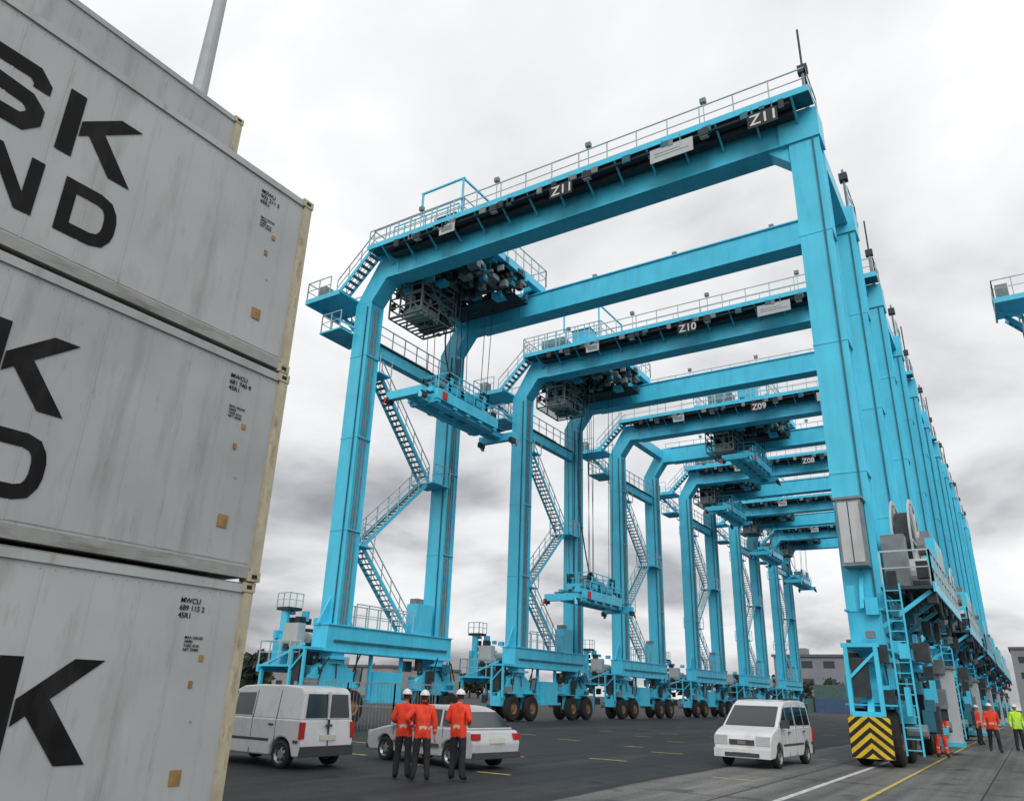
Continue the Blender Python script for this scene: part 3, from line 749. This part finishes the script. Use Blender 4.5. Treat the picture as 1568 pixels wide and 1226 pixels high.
van_panel=dict(w=1.74,belt=1.08,tumble=.13,arch=.37,wr=.31,zb=.26,wheels=(1.28,-1.42),bev=.05,
 lower=[(2.0,.26),(2.08,.45),(2.07,.70),(1.97,.88),(1.72,.98),(1.35,1.07),(1.2,1.08),(-2.02,1.08),(-2.08,.6),(-2.06,.26)],
 upper=[(1.38,1.05),(.58,1.66),(.25,1.79),(-.4,1.83),(-1.3,1.83),(-1.84,1.79),(-1.96,1.68),(-2.02,1.05)],
 side_glass=[[(1.10,1.12),(.46,1.12),(.46,1.60),(.56,1.60)],[(.38,1.12),(-.28,1.12),(-.28,1.64),(.38,1.62)]],
 cross=[((1.38,1.05),(.58,1.66),.06,.04,.10,'glass_dark',.014,-1),((-1.96,1.68),(-2.02,1.05),.06,.10,.14,'glass_dark',.014,-1)],
 boxes=[(2.0,.45,.62,2.09,.80,.82,'lamp_clear',True),(2.03,-.4,.52,2.10,.4,.66,'plastic_grey',False),(1.98,-.86,.27,2.12,.86,.45,'plastic_grey',False),
  (-2.13,-.84,.28,-2.02,.84,.50,'plastic_grey',False),(-2.09,.76,.66,-2.0,.875,1.02,'lamp_red',True),(-2.10,-.26,.62,-2.07,.26,.74,'plate_white',False),
  (-2.095,-.012,.5,-2.04,.012,1.08,'plastic_grey',False),(-2.045,-.03,1.08,-1.965,.03,1.70,'van_white',False),(.95,.86,1.06,1.12,1.06,1.28,'plastic_grey',True),(.35,.865,.92,.50,.895,.96,'plastic_grey',True),(-1.1,.865,.92,-.95,.895,.96,'plastic_grey',True),(-2.10,-.10,.92,-2.07,.10,.97,'plastic_grey',False)],
 seams=[(1.08,.35,1.08),(.42,.3,1.66),(-.34,.3,1.7),(-1.18,.45,1.7)],hseams=[(-1.0,.95,.60),(-1.99,-1.84,.60)])
van_front=dict(van_panel)
van_front['w']=1.68
van_front['side_glass']=van_panel['side_glass']+[[(-.42,1.12),(-1.15,1.12),(-1.15,1.64),(-.42,1.64)],[(-1.25,1.12),(-1.85,1.12),(-1.82,1.62),(-1.25,1.64)]]
van_front['boxes']=[b for b in van_panel['boxes'] if not (b[0]==2.0 or b[0]==2.03 or b[0]==1.98)]+[
 (1.93,.42,.60,2.085,.81,.84,'lamp_clear',True),(1.97,-.36,.60,2.09,.36,.74,'plastic_grey',False),(2.085,-.12,.62,2.10,.12,.72,'rim_grey',False),
 (1.98,-.82,.27,2.12,.82,.50,'van_white',False),(2.10,-.5,.29,2.127,.5,.40,'plastic_grey',False),(2.12,-.26,.41,2.135,.26,.50,'plate_white',False),
 (-1.5,.62,1.83,.1,.66,1.88,'plastic_grey',True)]
car=dict(w=1.70,belt=.92,tumble=.30,arch=.34,wr=.30,zb=.24,wheels=(1.30,-1.25),bev=.05,
 lower=[(2.02,.24),(2.10,.42),(2.05,.62),(1.85,.74),(1.4,.84),(1.0,.90),(.9,.92),(-1.55,.92),(-1.98,.88),(-2.08,.60),(-2.04,.24)],
 upper=[(1.15,.90),(.42,1.34),(.1,1.43),(-.6,1.44),(-1.0,1.41),(-1.30,1.32),(-1.85,.90)],
 side_glass=[[(.88,.95),(-.02,.95),(-.02,1.33),(.34,1.29)],[(-.10,.95),(-.85,.95),(-.80,1.33),(-.10,1.34)],[(-.93,.95),(-1.55,.95),(-1.22,1.26),(-.88,1.32)]],
 cross=[((1.15,.90),(.42,1.34),.08,.05,.07,'glass_dark',.014,-1),((-1.30,1.32),(-1.85,.90),.08,.10,.08,'glass_dark',.014,-1)],
 boxes=[(2.0,.42,.58,2.09,.80,.72,'lamp_clear',True),(2.03,-.4,.5,2.11,.4,.62,'plastic_grey',False),(-2.085,.60,.68,-1.98,.845,.82,'lamp_red',True),(-2.10,-.26,.60,-2.07,.26,.72,'plate_white',False),
  (-2.12,-.82,.27,-2.0,.82,.40,'plastic_grey',False),(1.98,-.82,.26,2.13,.82,.38,'plastic_grey',False),(.72,.84,.90,.90,1.0,1.04,'car_grey_white',True),(.12,.845,.80,.26,.87,.84,'car_grey_white',True)],
 seams=[(.95,.35,.92),(-.06,.3,1.33),(-.98,.5,.92)],hseams=[(-.85,.9,.5)])
vehicle('parked_panel_van',van_panel,(-15.35,13.38,0),math.pi,.93)
vehicle('parked_hatchback_car',car,(-12.75,16.65,0),math.radians(170),.95,'car_grey_white')
vehicle('parked_passenger_van',van_front,(-6.75,24.3,0),math.radians(-93),.95)

# ------------------------------------------------------------ people
def skin_mesh(verts,edges,radii,root,sub=2):
    me=D.meshes.new('sk'); me.from_pydata(verts,edges,[])
    o=D.objects.new('sk',me); scene.collection.objects.link(o)
    sm=o.modifiers.new('skin','SKIN'); sm.use_smooth_shade=True
    for i,r in enumerate(radii):
        d=me.skin_vertices[0].data[i]; d.radius=(r,r) if not isinstance(r,tuple) else r; d.use_root=(i==root)
    s=o.modifiers.new('sub','SUBSURF'); s.levels=sub; s.render_levels=sub
    C.view_layer.update()
    m=D.meshes.new_from_object(o.evaluated_get(C.evaluated_depsgraph_get()))
    D.objects.remove(o); D.meshes.remove(me)
    return m
def hand_mesh():
    V=[(0,0,0),(0,0,-.05),(0,0,-.085)];E=[(0,1),(1,2)];R=[(.022,.030),(.018,.040),(.015,.040)]
    ms=[skin_mesh(V,E,R,1,2)]
    for y,l in((-.030,.068),(-.010,.078),(.011,.073),(.031,.056)):
        v=[(0,y*.9,-.07),(.004,y,-.095),(.012,y*1.03,-.095-l*.5),(.026,y*1.0,-.095-l)]
        ms.append(skin_mesh(v,[(0,1),(1,2),(2,3)],[.0095,.0095,.0085,.0070],0,1))
    ms.append(skin_mesh([(0,-.022,-.025),(.01,-.050,-.055),(.018,-.058,-.085),(.024,-.058,-.108)],[(0,1),(1,2),(2,3)],[.014,.012,.0105,.008],0,1))
    bm=bmesh.new()
    for m in ms: bm.from_mesh(m)
    out=D.meshes.new('hand'); bm.to_mesh(out); bm.free(); out.materials.append(MATS['skin'])
    for p in out.polygons: p.use_smooth=True
    return out
HAND=hand_mesh()
def head_mesh():
    bm=bmesh.new()
    bmesh.ops.create_uvsphere(bm,u_segments=24,v_segments=18,radius=1)
    for v in bm.verts:
        x,y,z=v.co
        w=.078*(1-.22*max(0,-z)); 
        X=x*w; Y=y*.098; Z=z*.118
        if z<-.2 and y<0: Y*=1-.12*(-z); 
        if z<0 and y>0: Y*=1-.25*(-z)
        if abs(x)<.22 and y<-.8 and -.35<z<.15: Y-=.020*(1-abs(x)/.22)*(1-abs(z+.15)/.3 if abs(z+.15)<.3 else 0)
        if .0<z<.22 and .2<abs(x)<.5 and y<-.7: Y+=.008
        v.co=(X,Y,Z)
    for f in bm.faces:
        c=f.calc_center_median(); f.smooth=True
        f.material_index=0
        if c.z>.045 or (c.y>.015 and c.z>-.06): f.material_index=1
        if abs(c.z-.006)<.008 and .018<abs(c.x)<.045 and c.y<-.07: f.material_index=2
        if abs(c.z+.062)<.006 and abs(c.x)<.025 and c.y<-.06: f.material_index=3
    for s in(-1,1):
        r=bmesh.ops.create_icosphere(bm,subdivisions=2,radius=1,matrix=Matrix.Translation((s*.078,.008,-.005))@Matrix.Diagonal((.010,.020,.032,1)))
        for v in r['verts']:
            for f in v.link_faces: f.material_index=0; f.smooth=True
    me=D.meshes.new('head'); bm.to_mesh(me); bm.free()
    for n in('skin','hair','black_paint','red_paint'): me.materials.append(MATS[n])
    return me
HEAD=head_mesh()
def helmet_mesh():
    bm=bmesh.new()
    bmesh.ops.create_uvsphere(bm,u_segments=24,v_segments=14,radius=1)
    dl=[v for v in bm.verts if v.co.z<-.02]; bmesh.ops.delete(bm,geom=dl,context='VERTS')
    for v in bm.verts:
        x,y,z=v.co; rim=1.0+(.10 if z<.03 else 0)
        Y=y*.125*rim
        if z<.03 and y<-.3: Y-=.035*(-y)
        ridge=.008 if abs(x)<.15 and z>.2 else 0
        v.co=(x*.105*rim,Y,z*.115+ridge)
    bmesh.ops.solidify(bm,geom=bm.faces[:],thickness=.004)
    for f in bm.faces: f.smooth=True
    me=D.meshes.new('helmet'); bm.to_mesh(me); bm.free(); me.materials.append(MATS['helmet_white'])
    return me
HELM=helmet_mesh()
def person(loc,heading,jacket='hivis_orange',legs='trouser_dark',pose='stand',h=1.76,helmet=True,turn=0):
    e=empty('worker',loc,(0,0,heading)); k=h/1.76; e.scale=(k,k,k)
    J={'pel':(0,0,.97),'sp':(0,.005,1.13),'ch':(0,0,1.33),'nb':(0,.005,1.48),'nk':(0,-.01,1.56)}
    st={'stand':(.0,.0),'walk':(.22,-.20),'rest':(.05,-.03),'hip':(.03,-.02)}[pose]
    for s,n in((1,'L'),(-1,'R')):
        f=st[0] if s>0 else st[1]
        J['hip'+n]=(s*.095,0,.90); J['kn'+n]=(s*.12,-f*.7-.015,.50); J['an'+n]=(s*.145,-f*.75+.02+max(0,-f)*.2,.09+max(0,-f)*.2)
        J['to'+n]=(s*.17,J['an'+n][1]-.17,.045+max(0,-f)*.05); J['he'+n]=(s*.145,J['an'+n][1]+.05,.05+max(0,-f)*.3)
        J['sh'+n]=(s*.185,.0,1.425)
        if pose=='rest': J['el'+n]=(s*.27,.05,1.17); J['wr'+n]=(s*.16,-.18,1.10)
        elif pose=='hip' and s>0: J['el'+n]=(.37,.06,1.20); J['wr'+n]=(.20,-.10,1.06)
        else: J['el'+n]=(s*.255,.03+f*.35,1.14); J['wr'+n]=(s*.265,-.05+f*.9,.90)
    R={'pel':(.15,.12),'sp':(.16,.125),'ch':(.18,.13),'nb':.085,'nk':.058,'hip':.105,'kn':.078,'an':.064,'to':.04,'he':.045,'sh':.09,'el':.066,'wr':.045}
    names=list(J); idx={n:i for i,n in enumerate(names)}
    B=[('pel','sp'),('sp','ch'),('ch','nb'),('nb','nk')]
    for n in'LR': B+=[('pel','hip'+n),('hip'+n,'kn'+n),('kn'+n,'an'+n),('an'+n,'to'+n),('an'+n,'he'+n),('ch','sh'+n),('sh'+n,'el'+n),('el'+n,'wr'+n)]
    rad=[R[n] if n in R else R[n[:-1]] for n in names]
    me=skin_mesh([J[n] for n in names],[(idx[a],idx[b]) for a,b in B],rad,idx['pel'],2)
    me.name='body'
    me.materials.clear()
    for n in(jacket,legs,'skin','boot','reflective'): me.materials.append(MATS[n])
    def near(p):
        best=None;bd=9
        for a,b in B:
            A=Vector(J[a]);Bv=Vector(J[b]);d=Bv-A;t=max(0,min(1,(p-A).dot(d)/d.length_squared)); q=A+d*t; r=(p-q).length
            if a=='pel' and b.startswith('hip'): r+=.03
            if r<bd: bd=r;best=(a,b,t)
        return best
    for v in me.vertices:
        n=noise.noise(v.co*11+Vector((loc[0],loc[1],0)))*.010
        v.co+=v.normal*n
    for p in me.polygons:
        c=p.center; a,b,t=near(c); mi=0
        if b[:2] in('kn','an'): mi=1
        elif b[:3]=='hip' : mi=0 if c.z>.86 else 1
        elif b[:2] in('to','he'): mi=3
        elif b=='nk': mi=2 if c.z>1.53 else 0
        if b[:2]=='kn' and c.z>.84: mi=0
        if mi==0 and a in('pel','sp','ch') and (1.03<c.z<1.07) and b[:2]!='sh': mi=4
        if mi==0 and a[:2]=='el' and .5<t<.65: mi=4
        if mi==1 and a[:2]=='kn' and .35<t<.45 and legs!='trouser_dark': mi=4
        p.material_index=mi; p.use_smooth=True
    obj('body',me,e)
    hd=obj('head',HEAD,e,(0,-.02,1.655),(0,0,turn))
    if helmet: obj('helmet',HELM,e,(0,-.018,1.69),(0,0,turn))
    for n,s in(('L',1),('R',-1)):
        w=Vector(J['wr'+n]); d=(w-Vector(J['el'+n])).normalized()
        q=d.to_track_quat('-Z','Y')
        hh=obj('hand',HAND,e,w); hh.rotation_mode='QUATERNION'; hh.rotation_quaternion=q
        if s>0: hh.scale=(-1,1,1)
    return e
V=lambda a:math.radians(a)
person((-10.98,13.10,0),V(205),pose='rest',h=1.66,turn=.3)
person((-10.50,13.10,0),V(222),pose='hip',h=1.65,turn=-.3)
person((-10.10,13.78,0),V(190),pose='rest',h=1.69,turn=.4)
person((-3.05,33.6,0),V(20),pose='stand',legs='hivis_orange',h=1.80)
person((-1.65,40.2,0),V(10),pose='walk',h=1.88)
person((-2.55,47.5,0),V(70),pose='stand',h=1.82)
person((-.80,43.0,0),V(30),jacket='hivis_yellow',pose='stand',h=1.88)

# ------------------------------------------------------------ background
def simple_building(name,loc,w,d,h,m):
    mb=MB(); mb.box((0,0,0),(w,d,h),m); mb.box((-.4,-.4,h),(w+.4,d+.4,h+.6),'roof_dark')
    n=int(w/5)
    for i in range(n):
        for fl in range(int(h/4)):
            mb.box((1.5+i*5,-.06,1.5+fl*4),(4+i*5,0,3.1+fl*4),'glass_dark')
    for i in range(int(d/5)): mb.box((-.06,1.5+i*5,1.2),(0,4+i*5,4.2),'roof_dark')
    mb.box((w*.3,d*.3,h+.6),(w*.4,d*.5,h+2.4),m)
    return obj(name,mb.mesh(name),None,loc)
simple_building('port_office_building',(-3,255,0),60,20,17,'building_grey')
simple_building('warehouse',(-52,200,0),16,20,12,'building_grey')
simple_building('warehouse',(-190,160,0),50,30,7,'building_pale')
def cmini(m):
    mb=MB()
    mb.box((0.03,.03,.1),(12.16,2.41,2.55),m)
    for i in range(40):
        mb.box((.2+i*.3,-.0,.15),(.32+i*.3,2.44,2.5),m)
    for x in(0,12.07):
        for y in(0,2.32): mb.box((x,y,0),(x+.12,y+.12,2.59),m)
    mb.box((0,0,0),(12.19,.1,.14),m); mb.box((0,0,2.47),(12.19,.1,2.59),m)
    return mb.mesh('container')
mini=[cmini(c) for c in('cont_blue','cont_red','cont_green','cont_white_b')]
rnd=random.Random(5)
for cx in range(4):
    for cz in range(rnd.randint(2,4)):
        obj('shipping_container',rnd.choice(mini),None,(1+cx*12.6,172,cz*2.6))
for cx in range(3):
    for cz in range(rnd.randint(1,2)):
        obj('shipping_container',rnd.choice([mini[0],mini[2]]),None,(-62+cx*12.6,170,cz*2.6))
def treeline(name,pts,seed,hmin,hmax):
    r=random.Random(seed); mb=MB()
    for (x,y) in pts:
        h=r.uniform(hmin,hmax); mb.cyl((x,y,0),(x,y,h*.6),.3,'bark',6,.12)
        for b in range(3):
            a=r.uniform(0,6.28); mb.cyl((x,y,h*.4),(x+math.cos(a)*h*.2,y+math.sin(a)*h*.2,h*.7),.12,'bark',4,.05)
        cl=[(x+r.gauss(0,h*.17),y+r.gauss(0,h*.17),h*r.uniform(.3,.92),h*r.uniform(.10,.2)) for _ in range(13)]
        for (cx,cy,cz,cr) in cl:
            mm=r.choice(['foliage_a','foliage_b'])
            for _ in range(34):
                d=Vector((r.gauss(0,1),r.gauss(0,1),r.gauss(0,1))).normalized()*cr*r.uniform(.5,1.15)
                c=Vector((cx,cy,cz))+d; s=r.uniform(.25,.5)
                u=Vector((r.gauss(0,1),r.gauss(0,1),r.gauss(0,1))).normalized()*s; v=u.orthogonal().normalized()*s
                mb.add([c-u-v,c+u-v*.4,c+u*.6+v,c-u*.7+v*.8],[(0,1,2,3)],mm)
    obj(name,mb.mesh(name,False))
rr=random.Random(9)
treeline('distant_trees',[(-230+i*4.2+rr.uniform(-2,2),205+rr.uniform(-12,12)) for i in range(46)],2,5,9)
treeline('distant_trees',[(-72+rr.uniform(-2,2)-i*5,62+i*3+rr.uniform(-3,3)) for i in range(12)],4,4.5,6)

# ------------------------------------------------------------ light & sky
w=D.worlds.new('World'); scene.world=w; w.use_nodes=True
nt=w.node_tree; N=nt.nodes; Lk=nt.links; N.clear()
outw=N.new('ShaderNodeOutputWorld'); bg=N.new('ShaderNodeBackground'); bg.inputs['Strength'].default_value=1.0
sky=N.new('ShaderNodeTexSky'); sky.sky_type='NISHITA'; sky.sun_disc=False
SE=math.radians(38); SAZ=math.radians(150)
sky.sun_elevation=SE; sky.sun_rotation=SAZ
sm=N.new('ShaderNodeMix'); sm.data_type='RGBA'; sm.blend_type='MULTIPLY'; sm.inputs[0].default_value=1; sm.inputs[7].default_value=(.10,.10,.10,1)
Lk.new(sky.outputs[0],sm.inputs[6])
tc=N.new('ShaderNodeTexCoord'); sx=N.new('ShaderNodeSeparateXYZ'); Lk.new(tc.outputs['Generated'],sx.inputs[0])
ad=N.new('ShaderNodeMath'); ad.operation='ADD'; ad.inputs[1].default_value=.28; Lk.new(sx.outputs[2],ad.inputs[0])
mxz=N.new('ShaderNodeMath'); mxz.operation='MAXIMUM'; mxz.inputs[1].default_value=.1; Lk.new(ad.outputs[0],mxz.inputs[0])
dv=N.new('ShaderNodeVectorMath'); dv.operation='DIVIDE'; cb=N.new('ShaderNodeCombineXYZ')
for i in range(3): Lk.new(mxz.outputs[0],cb.inputs[i])
Lk.new(tc.outputs['Generated'],dv.inputs[0]); Lk.new(cb.outputs[0],dv.inputs[1])
mp=N.new('ShaderNodeMapping'); mp.inputs['Location'].default_value=(3.1,1.4,0); mp.inputs['Scale'].default_value=(1,1,.6); Lk.new(dv.outputs[0],mp.inputs[0])
n1=N.new('ShaderNodeTexNoise'); n1.inputs['Scale'].default_value=1.5; n1.inputs['Detail'].default_value=7; n1.inputs['Roughness'].default_value=.5; n1.inputs['Distortion'].default_value=.25
Lk.new(mp.outputs[0],n1.inputs['Vector'])
hz=N.new('ShaderNodeMapRange'); hz.inputs[1].default_value=0; hz.inputs[2].default_value=.5; hz.inputs[3].default_value=-.06; hz.inputs[4].default_value=.09
Lk.new(sx.outputs[2],hz.inputs[0])
wx=N.new('ShaderNodeMapRange'); wx.inputs[1].default_value=-.9; wx.inputs[2].default_value=.2; wx.inputs[3].default_value=-.03; wx.inputs[4].default_value=.09
Lk.new(sx.outputs[0],wx.inputs[0])
a2=N.new('ShaderNodeMath'); a2.operation='ADD'; Lk.new(n1.outputs['Fac'],a2.inputs[0]); Lk.new(hz.outputs[0],a2.inputs[1])
a3=N.new('ShaderNodeMath'); a3.operation='ADD'; Lk.new(a2.outputs[0],a3.inputs[0]); Lk.new(wx.outputs[0],a3.inputs[1])
cr=N.new('ShaderNodeValToRGB'); e=cr.color_ramp.elements
e[0].position=.34; e[0].color=(.24,.245,.26,1); e[1].position=.78; e[1].color=(1.0,1.0,1.0,1)
k=e.new(.41); k.color=(.36,.365,.38,1); k=e.new(.48); k.color=(.53,.535,.545,1); k=e.new(.56); k.color=(.68,.683,.69,1); k=e.new(.66); k.color=(.78,.782,.785,1)
Lk.new(a3.outputs[0],cr.inputs[0])
gain=N.new('ShaderNodeMix'); gain.data_type='RGBA'; gain.blend_type='MULTIPLY'; gain.inputs[0].default_value=1; gain.inputs[7].default_value=(1.30,1.30,1.305,1); gain.clamp_result=False
Lk.new(cr.outputs[0],gain.inputs[6])
mx=N.new('ShaderNodeMix'); mx.data_type='RGBA'; mx.inputs[0].default_value=.95
Lk.new(sm.outputs[2],mx.inputs[6]); Lk.new(gain.outputs[2],mx.inputs[7])
Lk.new(mx.outputs[2],bg.inputs['Color']); Lk.new(bg.outputs[0],outw.inputs[0])

sl=D.lights.new('sun','SUN'); sl.energy=1.5; sl.angle=math.radians(35); sl.color=(1,.98,.95)
so=D.objects.new('sun',sl); scene.collection.objects.link(so)
sd=Vector((math.sin(SAZ)*math.cos(SE),math.cos(SAZ)*math.cos(SE),math.sin(SE)))
so.rotation_euler=sd.to_track_quat('Z','Y').to_euler(); so.location=(0,0,50)

# ------------------------------------------------------------ camera
al=math.radians(33.3); th=math.radians(21.1); ro=math.radians(1.9)
Hh=Vector((-math.sin(al),math.cos(al),0)); Z=Vector((0,0,1))
fw=Hh*math.cos(th)+Z*math.sin(th); r0=Vector((math.cos(al),math.sin(al),0)); u0=-Hh*math.sin(th)+Z*math.cos(th)
rt=r0*math.cos(ro)+u0*math.sin(ro); up=-r0*math.sin(ro)+u0*math.cos(ro)
cam=D.cameras.new('camera'); co=D.objects.new('camera',cam); scene.collection.objects.link(co)
cam.sensor_width=36; cam.sensor_fit='HORIZONTAL'; cam.lens=26.63; cam.clip_end=6000
M=Matrix((rt,up,-fw)).transposed().to_4x4(); M.translation=Vector((0,0,1.68)); co.matrix_world=M
scene.camera=co
